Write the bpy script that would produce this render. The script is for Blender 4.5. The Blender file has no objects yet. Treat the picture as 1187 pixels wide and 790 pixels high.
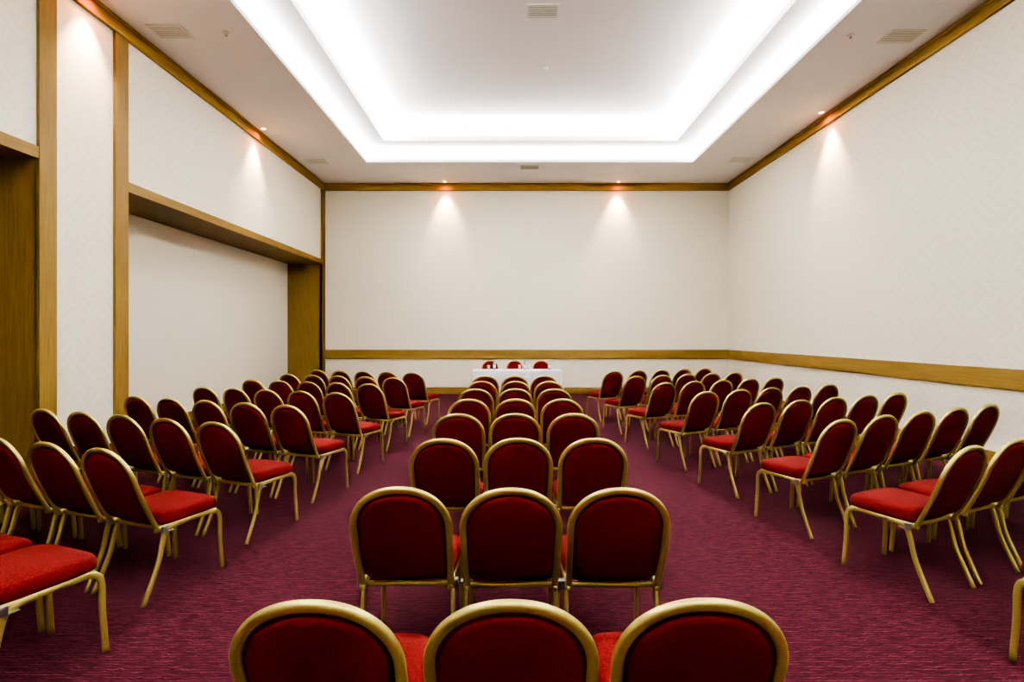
import bpy, bmesh, math, random
from mathutils import Vector, Matrix
random.seed(4)
S = bpy.context.scene; C = S.collection
PI = math.pi
F = 575.0; H = 1.55; CX = 594.0; HY = 388.0
XL, XR, YB, YN, ZC = -5.0, 5.72, 13.1, -3.0, 5.54

# ---------------------------------------------------------------- materials
def mat(name, col, rough=.6, metal=0, **kw):
    m = bpy.data.materials.new(name); m.use_nodes = True
    b = m.node_tree.nodes['Principled BSDF']
    b.inputs['Base Color'].default_value = (*col, 1)
    b.inputs['Roughness'].default_value = rough
    b.inputs['Metallic'].default_value = metal
    for k, v in kw.items():
        b.inputs[k.replace('_', ' ')].default_value = v
    return m
def N(m, t, **kw):
    n = m.node_tree.nodes.new(t)
    for k, v in kw.items():
        if k in n.inputs: n.inputs[k].default_value = v
        else: setattr(n, k, v)
    return n
def L(m, a, b): m.node_tree.links.new(a, b)
def BS(m): return m.node_tree.nodes['Principled BSDF']
def coords(m, scale=(1,1,1), rot=(0,0,0), kind='Object'):
    tc = N(m, 'ShaderNodeTexCoord'); mp = N(m, 'ShaderNodeMapping')
    mp.inputs['Scale'].default_value = scale; mp.inputs['Rotation'].default_value = rot
    L(m, tc.outputs[kind], mp.inputs['Vector']); return mp.outputs['Vector']
def ramp(m, fac, stops):
    r = N(m, 'ShaderNodeValToRGB'); L(m, fac, r.inputs[0])
    e = r.color_ramp.elements
    while len(e) < len(stops): e.new(.5)
    for i, (p, c) in enumerate(stops): e[i].position = p; e[i].color = (*c, 1)
    return r.outputs[0]
def bump(m, h, strength, dist=.01):
    b = N(m, 'ShaderNodeBump'); b.inputs['Strength'].default_value = strength; b.inputs['Distance'].default_value = dist
    L(m, h, b.inputs['Height']); L(m, b.outputs[0], BS(m).inputs['Normal'])

def wood(name, scale, k=1.0):
    c1 = tuple(c*k for c in (.132,.079,.0150)); c2 = tuple(c*k for c in (.195,.121,.0260))
    m = mat(name, c1, .55)
    BS(m).inputs['Specular IOR Level'].default_value = .2
    v = coords(m, scale)
    n = N(m, 'ShaderNodeTexNoise'); L(m, v, n.inputs['Vector']); n.inputs['Scale'].default_value = 1; n.inputs['Detail'].default_value = 6
    L(m, ramp(m, n.outputs[0], [(.3, c1), (.7, c2)]), BS(m).inputs['Base Color'])
    bump(m, n.outputs[0], .08)
    return m
W_V = wood('wood_vertical_grain', (60, 60, 2.5))
W_X = wood('wood_grain_across', (2, 60, 60))
W_Y = wood('wood_grain_lengthwise', (60, 2, 60))
K_X = wood('cornice_wood_lit_across', (2, 60, 60), 1.9)  # same trim wood, colour raised to put light on the cornice face
K_Y = wood('cornice_wood_lit_lengthwise', (60, 2, 60), 1.6)  # lengthwise version, likewise brightened in colour in place of light
H_Y = wood('header_wood_lengthwise', (60, 2, 60), 1.05)

WC = (.925,.890,.735)
def wallpaper(name, side):
    m = mat(name, WC, .75)
    r = (PI/4, 0, 0) if side else (0, PI/4, 0)
    v = coords(m, (1,1,1), r)
    ck = N(m, 'ShaderNodeTexChecker'); ck.inputs['Scale'].default_value = 3.2; L(m, v, ck.inputs['Vector'])
    w1 = N(m, 'ShaderNodeTexWave', bands_direction='Y' if side else 'X'); w2 = N(m, 'ShaderNodeTexWave', bands_direction='Z')
    for w in (w1, w2):
        L(m, v, w.inputs['Vector']); w.inputs['Scale'].default_value = 3.0
    mx = N(m, 'ShaderNodeMix'); mx.data_type = 'FLOAT'
    L(m, ck.outputs['Fac'], mx.inputs[0]); L(m, w1.outputs['Fac'], mx.inputs[2]); L(m, w2.outputs['Fac'], mx.inputs[3])
    L(m, ramp(m, mx.outputs[0], [(.62, WC), (.80, tuple(c*.955 for c in WC))]), BS(m).inputs['Base Color'])
    bump(m, mx.outputs[0], .12, .003)
    return m
WALL_S = wallpaper('embossed_wallpaper_side', True)
WALL_F = mat('cream_wall_covering', WC, .75)
_n = N(WALL_F, 'ShaderNodeTexNoise'); _n.inputs['Scale'].default_value = 90; bump(WALL_F, _n.outputs[0], .08, .003)
CEIL = mat('ceiling_paint', (.87,.865,.86), .85)
_n = N(CEIL, 'ShaderNodeTexNoise'); _n.inputs['Scale'].default_value = 60; bump(CEIL, _n.outputs[0], .05, .002)

def carpet():
    m = mat('plum_streaked_carpet', (.1,.01,.03), .95)
    v = coords(m, (1, 1, 1))
    w = N(m, 'ShaderNodeTexWave', bands_direction='Y'); L(m, v, w.inputs['Vector'])
    w.inputs['Scale'].default_value = 17; w.inputs['Distortion'].default_value = 5; w.inputs['Detail'].default_value = 3; w.inputs['Detail Scale'].default_value = 1.8
    v2 = coords(m, (7, 34, 7))
    n = N(m, 'ShaderNodeTexNoise'); L(m, v2, n.inputs['Vector']); n.inputs['Scale'].default_value = 1.5; n.inputs['Detail'].default_value = 3
    a = ramp(m, w.outputs['Fac'], [(.55, (0,0,0)), (.97, (1,1,1))])
    b = ramp(m, n.outputs[0], [(.40, (0,0,0)), (.62, (1,1,1))])
    mu = N(m, 'ShaderNodeMath', operation='MULTIPLY'); L(m, a, mu.inputs[0]); L(m, b, mu.inputs[1])
    f = N(m, 'ShaderNodeTexNoise'); f.inputs['Scale'].default_value = 18; f.inputs['Detail'].default_value = 8; f.inputs['Roughness'].default_value = .8
    L(m, coords(m, (.8, 2.6, 1)), f.inputs['Vector'])
    base = ramp(m, f.outputs[0], [(.36, (.0150,.0022,.0042)), (.64, (.040,.0058,.0108))])
    mx = N(m, 'ShaderNodeMix'); mx.data_type = 'RGBA'
    L(m, mu.outputs[0], mx.inputs[0]); L(m, base, mx.inputs[6]); mx.inputs[7].default_value = (.078,.020,.026,1)
    L(m, mx.outputs[2], BS(m).inputs['Base Color'])
    BS(m).inputs['Specular IOR Level'].default_value = .05
    bump(m, f.outputs[0], .5, .01)
    return m
CARPET = carpet()

def fabric(name, c1, c2):
    m = mat(name, c1, .9)
    v = coords(m, (1,1,1))
    n = N(m, 'ShaderNodeTexVoronoi'); n.inputs['Scale'].default_value = 110; L(m, v, n.inputs['Vector'])
    L(m, ramp(m, n.outputs['Distance'], [(.2, c2), (.55, c1)]), BS(m).inputs['Base Color'])
    BS(m).inputs['Specular IOR Level'].default_value = .08
    bump(m, n.outputs['Distance'], .3, .003)
    return m
RED = fabric('red_chenille_fabric', (.066,.0034,.0030), (.108,.0075,.0056))
DRED = fabric('shaded_red_back_fabric', (.066,.0032,.0040), (.088,.0050,.0056))  # back panel's red fabric, darkened mostly for the shade on chair backs
GOLD = mat('satin_gold_metal', (.46,.34,.10), .38, .7)
_n = N(GOLD, 'ShaderNodeTexNoise'); _n.inputs['Scale'].default_value = 40
L(GOLD, ramp(GOLD, _n.outputs[0], [(.3, (.48,.415,.115)), (.7, (.55,.480,.145))]), BS(GOLD).inputs['Base Color'])
STEEL = mat('dull_steel', (.35,.35,.33), .35, .9)
VENTM = mat('vent_grey_enamel', (.75,.75,.66), .5)
VENTD = mat('vent_slot_dark', (.14,.14,.11), .6)
WHITE = mat('white_enamel', (.8,.8,.8), .4)
CLOTH = mat('white_table_linen', (.84,.86,.92), .8)
GLASS = mat('clear_glass', (.85,.92,1), .08, Transmission_Weight=.35)
PET = mat('pale_blue_plastic', (.45,.62,.80), .15, Transmission_Weight=.2)
CAP = mat('blue_plastic_cap', (.05,.15,.5), .4)
PAPER = mat('white_paper', (.85,.85,.85), .8)
BULB = mat('warm_lamp_lens', (1,.8,.5), .3)
BS(BULB).inputs['Emission Color'].default_value = (1,.30,.08,1); BS(BULB).inputs['Emission Strength'].default_value = 10

# ---------------------------------------------------------------- mesh helpers
def box(bm, x0, x1, y0, y1, z0, z1):
    v = [bm.verts.new((x, y, z)) for x in (x0, x1) for y in (y0, y1) for z in (z0, z1)]
    for f in ((0,1,3,2),(4,6,7,5),(0,4,5,1),(2,3,7,6),(0,2,6,4),(1,5,7,3)): bm.faces.new([v[i] for i in f])
def obj(name, bm, m, parent=None, smooth=False, bevel=0):
    bmesh.ops.recalc_face_normals(bm, faces=bm.faces)
    me = bpy.data.meshes.new(name); bm.to_mesh(me); bm.free(); me.materials.append(m)
    if smooth:
        for p in me.polygons: p.use_smooth = True
    o = bpy.data.objects.new(name, me); C.objects.link(o); o.parent = parent
    if bevel:
        md = o.modifiers.new('bevel', 'BEVEL'); md.width = bevel; md.segments = 2
    return o
def boxes(name, lst, m, parent=None, bevel=0):
    bm = bmesh.new()
    for b in lst: box(bm, *b)
    return obj(name, bm, m, parent, bevel=bevel)
def struct(name, lst, m, bevel=0):
    o = boxes(name, lst, m, bevel=bevel); o['kind'] = 'structure'; return o
def sweep(bm, path, P, a, b, seg=12, sq=1.0):
    P = Vector(P).normalized(); path = [Vector(p) for p in path]; n = len(path)
    rings = []
    def se(t): return math.copysign(abs(t)**sq, t)
    for i, p in enumerate(path):
        T = (path[min(i+1, n-1)] - path[max(i-1, 0)]).normalized()
        s = P.cross(T).normalized(); q = T.cross(s).normalized()
        aa = a[i] if isinstance(a, list) else a
        rings.append([bm.verts.new(p + s*aa*se(math.cos(2*PI*k/seg)) + q*b*se(math.sin(2*PI*k/seg))) for k in range(seg)])
    for r0, r1 in zip(rings, rings[1:]):
        for k in range(seg): bm.faces.new((r0[k], r0[(k+1) % seg], r1[(k+1) % seg], r1[k]))
    bm.faces.new(rings[0]); bm.faces.new(rings[-1])
def lathe(bm, prof, seg=20, c=(0,0,0)):
    rings = [[bm.verts.new((c[0]+max(r,1e-4)*math.cos(2*PI*k/seg), c[1]+max(r,1e-4)*math.sin(2*PI*k/seg), c[2]+z)) for k in range(seg)] for r, z in prof]
    for r0, r1 in zip(rings, rings[1:]):
        for k in range(seg): bm.faces.new((r0[k], r0[(k+1) % seg], r1[(k+1) % seg], r1[k]))
    bm.faces.new(rings[0]); bm.faces.new(rings[-1])
def catmull(pts, n=5):
    pts = [Vector(p) for p in pts]; out = []
    for i in range(len(pts)-1):
        p0, p1, p2, p3 = pts[max(i-1,0)], pts[i], pts[i+1], pts[min(i+2,len(pts)-1)]
        for k in range(n):
            t = k/n
            out.append(.5*((2*p1)+(p2-p0)*t+(2*p0-5*p1+4*p2-p3)*t*t+(3*p1-p0-3*p2+p3)*t**3))
    out.append(pts[-1]); return out
def thing(name, label, cat, loc=(0,0,0), rz=0, group=None):
    o = bpy.data.objects.new(name, None); C.objects.link(o); o.empty_display_size = .1
    o.location = loc; o.rotation_euler = (0,0,rz); o['label'] = label; o['category'] = cat
    if group: o['group'] = group
    return o
def tag(o, label, cat, group=None):
    o['label'] = label; o['category'] = cat
    if group: o['group'] = group
    return o
def dup(root, loc, rz, label, group=None):
    r = root.copy(); C.objects.link(r); r.location = loc; r.rotation_euler = (0,0,rz); r['label'] = label
    if group: r['group'] = group
    for ch in list(root.children):
        c = ch.copy(); C.objects.link(c); c.parent = r
        for g in list(ch.children):
            d = g.copy(); C.objects.link(d); d.parent = c
    return r

# ---------------------------------------------------------------- room shell
RD = XL-.86            # back plane of the wall recesses
ZS, ZH = 3.40, 3.53    # soffit height, top of header trim
ZT = 6.5
struct('floor', [(RD-.1, XR+.1, YN-.1, YB+.1, -.1, 0)], CARPET)
struct('wall_front', [(RD-.1, XR+.1, YB, YB+.1, 0, ZT)], WALL_F)
struct('wall_right', [(XR, XR+.1, YN, YB, 0, ZT)], WALL_S)
struct('wall_rear', [(RD-.1, XR+.1, YN-.1, YN, 0, ZT)], WALL_F)
J1, J2, J3, J4 = 1.2, 5.21, 6.42, 12.93
struct('wall_left', [(RD, XL, J3, J4, ZS+.02, ZT), (RD, XL, J2+.02, J3-.02, 0, ZT), (RD, XL, J4+.02, YB, 0, ZT),
                     (RD, XL, J1, J2, ZS+.02, ZT), (RD, XL, YN, J1-.02, 0, ZT)], WALL_S)
struct('wall_recess', [(RD-.1, RD, YN, YB, 0, ZT)], WALL_F)
# ceiling with a two-step tray
A = (-3.37, 4.17, -1.5, 11.47); B = (-2.84, 3.64, -.97, 10.96)
Z1, Z2 = 5.84, 6.15
T1 = .12
def ring(o, i, z0, z1):
    return [(o[0], i[0], o[2], o[3], z0, z1), (i[1], o[1], o[2], o[3], z0, z1), (i[0], i[1], o[2], i[2], z0, z1), (i[0], i[1], i[3], o[3], z0, z1)]
def grow(a, d): return (a[0]-d, a[1]+d, a[2]-d, a[3]+d)
cl = ring((XL, XR, YN, YB), A, ZC, ZC+.06)
cl += ring(grow(A, .34), grow(A, .30), ZC+.06, Z1)
cl += ring(grow(A, .34), B, Z1, Z1+T1)
cl += ring(grow(B, .34), grow(B, .30), Z1+T1, Z2)
g = grow(B, .34); cl += [(g[0], g[1], g[2], g[3], Z2, Z2+.05)]
struct('ceiling', cl, CEIL)

# wood trims
cr = .19
struct('trim_1', [(XL, XR, YB-.05, YB, ZC-cr, ZC), (XL, XR, YB-.07, YB, ZC-.05, ZC)], K_X, .006)
struct('trim_2', [(XR-.05, XR, YN, YB-.05, ZC-cr, ZC), (XR-.07, XR, YN, YB-.07, ZC-.05, ZC)], K_Y, .006)
struct('trim_3', [(XL, XL+.05, YN, YB-.05, ZC-cr, ZC), (XL, XL+.07, YN, YB-.07, ZC-.05, ZC)], K_Y, .006)
struct('trim_4', [(XL+.05, XR, YB-.035, YB, .92, 1.16)], W_X, .006)
struct('trim_5', [(XR-.035, XR, YN, YB-.035, .92, 1.16)], W_Y, .006)
struct('trim_6', [(XL-.02, XL+.06, YB-.05, YB, 0, ZC-cr)], W_V, .004)
struct('trim_7', [(XL-.02, XL+.035, 6.21, J3, 0, ZC-cr)], W_V, .004)
struct('trim_8', [(XL-.02, XL+.035, J2, 5.41, 0, ZC-cr)], W_V, .004)
struct('trim_9', [(XL-.02, XL+.03, J3, J4+.02, ZS, ZH)], H_Y, .004)
struct('trim_10', [(XL-.02, XL+.03, J1, J2, ZS, ZH)], H_Y, .004)
struct('trim_11', [(RD, XL-.02, J3-.02, J4+.02, ZS, ZS+.02)], H_Y)
struct('trim_12', [(RD, XL, J1-.02, J2+.02, ZS, ZS+.02)], W_Y)
struct('trim_13', [(RD, XL+.03, J4, J4+.02, 0, ZS), (XL-.02, XL+.03, J4, YB-.05, 0, ZC-cr)], W_V)
struct('trim_14', [(RD, XL, J2, J2+.02, 0, ZS), (RD, XL, J3-.02, J3, 0, ZS), (RD, XL, J1-.02, J1, 0, ZS)], W_V)
struct('trim_15', [(RD, RD+.03, J1, J2, 0, ZS)], W_V)
struct('baseboard_front', [(XL+.06, XR, YB-.03, YB, 0, .17)], W_X, .006)
struct('baseboard_right', [(XR-.03, XR, YN, YB-.03, 0, .17)], W_Y, .006)
struct('baseboard_left', [(XL, XL+.025, 5.41, 6.21, 0, .17), (RD, RD+.03, J3, J4, 0, .17)], W_Y, .006)

# ---------------------------------------------------------------- lights
def area(name, loc, sx, sy, power, col=(1,.99,.985)):
    l = bpy.data.lights.new(name, 'AREA'); l.shape = 'RECTANGLE'; l.size = sx; l.size_y = sy; l.energy = power; l.color = col
    o = bpy.data.objects.new(name, l); C.objects.link(o); o.location = loc; o.rotation_euler = (PI, 0, 0)
    return o
def strips(R, off, z, wpm):
    x0, x1, y0, y1 = R[0]-off, R[1]+off, R[2]-off, R[3]+off
    ly, lx = y1-y0, x1-x0
    area('cove_light', (x0, (y0+y1)/2, z), .08, ly, ly*wpm); area('cove_light', (x1, (y0+y1)/2, z), .08, ly, ly*wpm)
    area('cove_light', ((x0+x1)/2, y0, z), lx, .08, lx*wpm); area('cove_light', ((x0+x1)/2, y1, z), lx, .08, lx*wpm)
strips(A, .06, ZC+.08, 6)
strips(B, .05, Z1+T1+.02, 84)

dl = None
def downlight(x, y, label, tx, ty):
    global dl
    if dl is None:
        dl = thing('recessed_downlight', label, 'ceiling light', (x, y, ZC), 0, 'warm downlights beside the walls')
        bm = bmesh.new(); lathe(bm, [(.040,-.004),(.055,-.008),(.062,-.004),(.062,0)]); obj('trim_ring', bm, WHITE, dl, True)
        bm = bmesh.new(); lathe(bm, [(.039,-.006),(.039,0)]); obj('lamp_lens', bm, BULB, dl)
    else: dup(dl, (x, y, ZC), 0, label)
    for en, col, size, z in ((230, (1,.72,.48), 66, .02), (11 if ty == 0 else 8, (1,.24,.05), 168, .05)):
        l = bpy.data.lights.new('downlight_beam', 'SPOT'); l.energy = en; l.color = col; l.spot_size = math.radians(size); l.spot_blend = 1; l.shadow_soft_size = .04
        o = bpy.data.objects.new('downlight_beam', l); C.objects.link(o); o.location = (x, y, ZC-z)
        o.rotation_euler = Vector((tx, ty, -1)).to_track_quat('-Z', 'Y').to_euler()
downlight(-1.76, 12.91, 'warm downlight above the far wall, left one of its pair', 0, .02)
downlight(2.76, 12.91, 'warm downlight above the far wall, right one of its pair', 0, .02)
downlight(-4.82, 9.60, 'warm downlight over the large recess in the left wall', -.02, 0)
downlight(-4.82, 5.80, 'warm downlight above narrow panel between the two wooden posts', -.02, 0)
downlight(5.54, 8.90, 'single warm downlight above the right wall', .02, 0)

# ---------------------------------------------------------------- ceiling fittings
vent = None
def make_vent(x, y, z, label):
    global vent
    if vent is None:
        vent = thing('air_vent', label, 'air vent', (x, y, z), 0, 'ceiling air vents')
        w, d = .225, .15
        boxes('frame', [(-w, w, -d, -d+.025, -.012, 0), (-w, w, d-.025, d, -.012, 0), (-w, -w+.025, -d+.025, d-.025, -.012, 0), (w-.025, w, -d+.025, d-.025, -.012, 0)], VENTM, vent, .002)
        boxes('backing', [(-w+.02, w-.02, -d+.02, d-.02, -.003, 0)], VENTD, vent)
        bm = bmesh.new()
        for k in range(6):
            yy = -d+.048+k*(2*d-.096)/5
            box(bm, -w+.02, w-.02, yy-.012, yy+.012, -.011, -.006)
        obj('louvre', bm, VENTM, vent)
        return vent
    return dup(vent, (x, y, z), 0, label)
make_vent(.43, 7.04, Z2, 'air vent in the raised middle of the ceiling tray')
make_vent(.41, 11.80, ZC, 'air vent between ceiling tray and far wall')
make_vent(-4.5, 6.52, ZC, 'nearer air vent on the left side of the ceiling')
make_vent(-4.5, 11.4, ZC, 'farther air vent on the left, near the far wall')
make_vent(5.2, 6.63, ZC, 'nearer air vent on the right side of the ceiling')
make_vent(5.19, 11.3, ZC, 'farther air vent on the right, near the far wall')
bm = bmesh.new(); lathe(bm, [(.015,-.04),(.035,-.032),(.04,-.012),(.045,0)])
sd = tag(obj('smoke_detector', bm, WHITE, None, True), 'small white smoke detector in the middle of the ceiling tray', 'smoke detector'); sd.location = (.58, 8.56, Z2)
for x, y, lb in ((-3.78, 6.55, 'small sprinkler head on the ceiling left of the tray'), (4.5, 6.6, 'small sprinkler head on the ceiling right of the tray')):
    r = thing('sprinkler_head', lb, 'sprinkler', (x, y, ZC), 0, 'ceiling sprinkler heads')
    bm = bmesh.new(); lathe(bm, [(.012,-.014),(.042,-.010),(.046,.0),(.030,.001),(.030,.03)]); obj('escutcheon', bm, WHITE, r, True)
    bm = bmesh.new(); lathe(bm, [(.018,-.044),(.018,-.040),(.006,-.038),(.006,.03)], 12); obj('deflector', bm, STEEL, r)

# ---------------------------------------------------------------- banquet chair
LEAN = math.radians(20.5)
UP = Vector((0, -math.sin(LEAN), math.cos(LEAN))); PN = Vector((0, math.cos(LEAN), math.sin(LEAN)))
O0 = Vector((0, -.185, .402))
VA, BA, AA = .335, .192, .206
def hw(v): return .199 + (AA-.199)*math.sin(PI/2*min(v/VA, 1))
def bp(u, v, w=0):
    return O0 + Vector((u, 0, 0)) + UP*v + PN*(w + .03*math.sin(PI*min(v/.53, 1))*(-.5) + .008)
def pad_grid(bm, inset, v0, front, back, off, nu=16, nv=26):
    vt = VA+BA-inset; b = BA-inset
    cr_ = .05
    vs = [v0 + (vt-v0)*(.5-.5*math.cos(PI*j/nv)) for j in range(nv+1)]
    F_, B_ = [], []
    for v in vs:
        a = hw(v)-inset
        if v > VA: a = (AA-inset)*max(1-((v-VA)/b)**2.15, 0)**(1/2.15)
        if v < v0+cr_:
            d = 1-(v-v0)/cr_; a = a - cr_ + cr_*math.sqrt(max(1-d*d, 0))
        a = max(a, .002)
        ev = max(0, min((v-v0)/.035, 1)); ev2 = max(0, min((vt-v)/.02, 1)); e = math.sqrt(max(0, 1-(1-ev)**2))*math.sqrt(max(0, 1-(1-ev2)**2))
        rf, rb = [], []
        for i in range(nu+1):
            s = -math.cos(PI*i/nu)
            t = e*(1-abs(s)**6)**.5 if abs(s) < 1 else 0
            rf.append(bm.verts.new(bp(s*a, v, off+front*t))); rb.append(bm.verts.new(bp(s*a, v, off-back*t)))
        F_.append(rf); B_.append(rb)
    for G in (F_, B_):
        for j in range(nv):
            for i in range(nu): bm.faces.new((G[j][i], G[j][i+1], G[j+1][i+1], G[j+1][i]))
    bmesh.ops.remove_doubles(bm, verts=bm.verts, dist=.0004)

def make_chair():
    t = thing('banquet_chair', '', 'chair')
    # seat cushion
    bm = bmesh.new(); seg = 40; layers = [(.95,.420),(.99,.424),(1,.436),(1.0,.462),(.985,.482),(.94,.496),(.84,.505),(.6,.511),(.3,.513)]
    rings = []
    for s, z in layers:
        r_ = []
        for k in range(seg):
            th = 2*PI*k/seg; c, sn = math.cos(th), math.sin(th)
            x = .217*math.copysign(abs(c)**.42, c)*s; y = .205*math.copysign(abs(sn)**.42, sn)*s
            x *= 1 + .04*(y/.21)
            zz = z - (.022*max(0, y/.21)**3 if z > .45 else 0)
            r_.append(bm.verts.new((x, y+.035, zz)))
        rings.append(r_)
    for a, b in zip(rings, rings[1:]):
        for k in range(seg): bm.faces.new((a[k], a[(k+1)%seg], b[(k+1)%seg], b[k]))
    bm.faces.new(rings[0]); bm.faces.new(rings[-1])
    obj('seat', bm, RED, t, True)
    # cushion and panel of the back
    bm = bmesh.new(); pad_grid(bm, .010, .050, .026, .004, .004); br = obj('backrest', bm, RED, t, True)
    bm = bmesh.new(); pad_grid(bm, .024, .058, .004, .012, -.004); obj('back_panel', bm, DRED, br, True)
    # loop frame
    pts = []
    n = 10
    for j in range(n): v = VA*j/n; pts.append((-hw(v), v))
    m_ = 36
    for j in range(m_+1):
        th = PI*(1-j/m_); c, s = math.cos(th), math.sin(th)
        pts.append((AA*math.copysign(abs(c)**(2/2.15), c), VA+BA*s**(2/2.15) if s > 1e-6 else VA))
    for j in range(n-1, -1, -1): v = VA*j/n; pts.append((hw(v), v))
    bm = bmesh.new(); sweep(bm, [bp(u, v) for u, v in pts], PN, .0152, .0115, 16, .72); obj('back_frame', bm, GOLD, t, True)
    # seat frame
    bm = bmesh.new()
    for s in (-1, 1):
        sweep(bm, [(s*.2, -.196, .408), (s*.203, -.1, .408), (s*.205, .02, .408), (s*.205, .16, .406)], (1,0,0), .015, .011, 12, .75)
    sweep(bm, [(-.2, .20, .402), (.2, .20, .402)], (0,0,1), .010, .012)
    sweep(bm, [(-.2, -.15, .402), (.2, -.15, .402)], (0,0,1), .010, .012)
    obj('seat_frame', bm, GOLD, t, True)
    for s in (-1, 1):
        p = catmull([(s*.205,.10,.407),(s*.205,.165,.404),(s*.206,.208,.385),(s*.207,.225,.335),(s*.209,.228,.2),(s*.214,.240,.004)])
        bm = bmesh.new(); sweep(bm, p, (1,0,0), [.0170-.004*i/len(p) for i in range(len(p))], .0105, 12, .75); obj('leg', bm, GOLD, t, True)
        p = catmull([(s*.205,-.03,.407),(s*.205,-.095,.404),(s*.206,-.135,.380),(s*.207,-.152,.335),(s*.209,-.185,.2),(s*.214,-.270,.004)])
        bm = bmesh.new(); sweep(bm, p, (1,0,0), [.0170-.004*i/len(p) for i in range(len(p))], .0105, 12, .75); obj('leg', bm, GOLD, t, True)
        boxes('linking_bracket', [(s*.214 if s > 0 else -.230, .230 if s > 0 else -.214, -.165, -.135, .385, .425), (s*.21 if s > 0 else -.230, .230 if s > 0 else -.21, -.165, -.095, .382, .388)], STEEL, t, .002)
    return t
proto = make_chair(); used = False
def place(x, y, rz, label, group):
    global used
    if not used:
        used = True; proto.location = (x, y, 0); proto.rotation_euler = (0,0,rz); proto['label'] = label; proto['group'] = group; return proto
    return dup(proto, (x, y, 0), rz, label, group)
def inview(x, y, rz):
    c, s = math.cos(rz), math.sin(rz)
    for lx, ly, lz in ((-.22,.24,0),(.22,.24,0),(-.22,-.27,0),(.22,-.27,0),(-.22,.24,.5),(.22,.24,.5),(-.22,-.28,.75),(.22,-.28,.75),(0,-.36,.90),(-.21,-.2,.5),(.21,-.2,.5)):
        X = x+lx*c-ly*s; Y = y+lx*s+ly*c
        if Y < .3: continue
        px = CX+X/Y*F; py = HY+(H-lz)/Y*F
        if 0 < px < 1187 and 0 < py < 790: return True
    return False
ORD = ['first','second','third','fourth','fifth','sixth','seventh','eighth','ninth']
# centre block
rows = [(1.565,[-.485,-.003,.475]),(2.44,[-.483,-.008,.455]),(3.43,[-.425,.038,.505]),(4.40,[-.445,.025,.50]),(5.33,[-.44,.03,.50]),(6.27,[-.44,.03,.50]),(7.22,[-.43,.04,.51]),(8.17,[-.43,.04,.50])]
for i, (y, xs) in enumerate(rows):
    for k, x in enumerate(xs):
        rz = random.uniform(-1,1)*.012
        place(x, y+random.uniform(-.012,.012), rz, 'gold-framed red chair at %s of three-wide centre block, %s row from the viewer' % (['left','middle','right'][k], ORD[i]), 'chairs in the centre block')
# side blocks
def block(side, feet, phi, rowang, pitch, n):
    sgn = -1 if side == 'left' else 1
    for i, (fx, fy) in enumerate(feet):
        rz = sgn*math.radians(phi)
        lx, ly = -sgn*.214, .24
        ox = fx-(lx*math.cos(rz)-ly*math.sin(rz)); oy = fy-(lx*math.sin(rz)+ly*math.cos(rz))
        for k in range(n):
            x = ox+sgn*math.cos(math.radians(rowang))*pitch*k; y = oy+math.sin(math.radians(rowang))*pitch*k
            r2 = rz+random.uniform(-.015,.015)
            if inview(x, y, r2):
                pos = 'at the centre aisle' if k == 0 else '%s from centre aisle' % ORD[k]
                place(x, y, r2, 'gold-framed red chair in %s block, %s row from the viewer, %s' % (side, ORD[i], pos), 'chairs in the angled %s block' % side)
block('left', [(-1.99,2.43),(-1.93,3.30),(-1.80,4.145),(-1.67,5.03),(-1.56,6.00),(-1.49,7.0),(-1.40,7.96),(-1.31,8.95)], 19, 19, .495, 5)
block('right', [(2.38,2.36),(2.23,3.34),(2.08,4.24),(1.94,5.16),(1.78,6.10),(1.63,7.15),(1.50,8.2),(1.38,9.25)], 22, 23.5, .525, 5)
# speakers' table
for x, w in ((-.56,'left'), (.06,'middle'), (.72,'right')):
    place(x, 12.16, PI, 'gold-framed red chair behind the white table, %s of three' % w, 'chairs behind the table')

# ---------------------------------------------------------------- table
tx0, tx1, ty0, ty1, tz = -.92, 1.12, 11.22, 11.82, .74
t = thing('folding_table', 'long table hidden under the white cloth by the far wall', 'table', ((tx0+tx1)/2, (ty0+ty1)/2, 0))
w, d = (tx1-tx0)/2-.02, (ty1-ty0)/2-.02
boxes('tabletop', [(-w, w, -d, d, tz-.04, tz-.006)], W_X, t, .004)
for sx in (-1, 1):
    for sy in (-1, 1):
        bm = bmesh.new(); sweep(bm, [(sx*(w-.15), sy*(d-.08), 0), (sx*(w-.15), sy*(d-.08), tz-.04)], (0,1,0), .016, .016); obj('leg', bm, STEEL, t, True)
bm = bmesh.new(); n = 240; per = []
LX, LY = tx1-tx0, ty1-ty0
for k in range(n):
    s = k/n*2*(LX+LY)
    if s < LX: p, q = (tx0+s, ty0), (0,-1)
    elif s < LX+LY: p, q = (tx1, ty0+s-LX), (1,0)
    elif s < 2*LX+LY: p, q = (tx1-(s-LX-LY), ty1), (0,1)
    else: p, q = (tx0, ty1-(s-2*LX-LY)), (-1,0)
    per.append((p, q, s))
rings = []
for j, z in enumerate([tz, tz-.01, tz-.15, tz-.35, tz-.55, .04]):
    r_ = []
    for p, q, s in per:
        a = .0 if j < 2 else .034*(tz-z)/tz*(1+math.sin(s*22+1.5*math.sin(s*5)))
        a += .003*j
        r_.append(bm.verts.new((p[0]+q[0]*a, p[1]+q[1]*a, z)))
    rings.append(r_)
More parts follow.
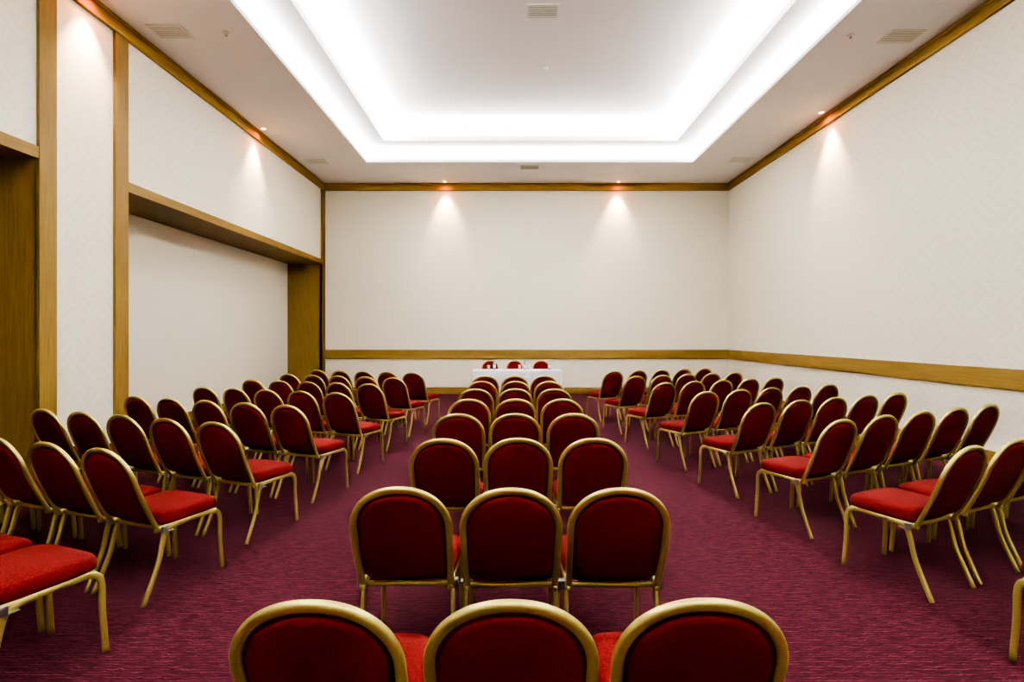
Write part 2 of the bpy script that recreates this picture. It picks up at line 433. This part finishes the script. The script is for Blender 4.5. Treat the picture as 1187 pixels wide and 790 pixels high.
for a, b in zip(rings, rings[1:]):
    for k in range(n): bm.faces.new((a[k], a[(k+1)%n], b[(k+1)%n], b[k]))
bm.faces.new(rings[0])
tag(obj('tablecloth', bm, CLOTH, None, True), 'white cloth draped to the floor over the long table', 'tablecloth')
def bottle(x, y, lb):
    r = thing('water_bottle', lb, 'bottle', (x, y, tz), 0, 'water bottles on the table')
    bm = bmesh.new(); lathe(bm, [(.028,0),(.033,.006),(.033,.13),(.028,.155),(.013,.185),(.013,.197)]); obj('bottle_body', bm, PET, r, True)
    bm = bmesh.new(); lathe(bm, [(.0335,.05),(.0335,.11)]); obj('paper_wrap', bm, PAPER, r, True)
    bm = bmesh.new(); lathe(bm, [(.015,.195),(.015,.213),(.013,.215)]); obj('bottle_cap', bm, CAP, r, True)
bottle(-.42, 11.55, 'small water bottle near the left end of the table')
bottle(.29, 11.55, 'small water bottle in the middle of the table')
bottle(.86, 11.50, 'small water bottle near the right end of the table')
def tumbler(x, y, lb):
    bm = bmesh.new(); lathe(bm, [(.026,0),(.028,.004),(.034,.11),(.032,.11),(.026,.008)])
    o = tag(obj('drinking_glass', bm, GLASS, None, True), lb, 'glass', 'drinking glasses on the table'); o.location = (x, y, tz)
tumbler(-.55, 11.50, 'clear drinking glass left of the left water bottle')
tumbler(.38, 11.50, 'clear drinking glass right of the middle water bottle')
tumbler(.17, 11.60, 'clear drinking glass left of the middle water bottle')

# ---------------------------------------------------------------- camera, world
cam = bpy.data.cameras.new('camera'); co = bpy.data.objects.new('camera', cam); C.objects.link(co)
cam.sensor_width = 36; cam.lens = 36*F/1187; cam.shift_x = -.5/1187; cam.shift_y = -7/1187; cam.clip_start = .05
co.location = (0, 0, H); co.rotation_euler = (PI/2, 0, 0); S.camera = co
wd = bpy.data.worlds.new('world'); S.world = wd; wd.use_nodes = True
wd.node_tree.nodes['Background'].inputs[0].default_value = (.5,.5,.5,1); wd.node_tree.nodes['Background'].inputs[1].default_value = .2
S.view_settings.view_transform = 'AgX'
S.view_settings.look = 'AgX - High Contrast'
S.view_settings.exposure = 1.08
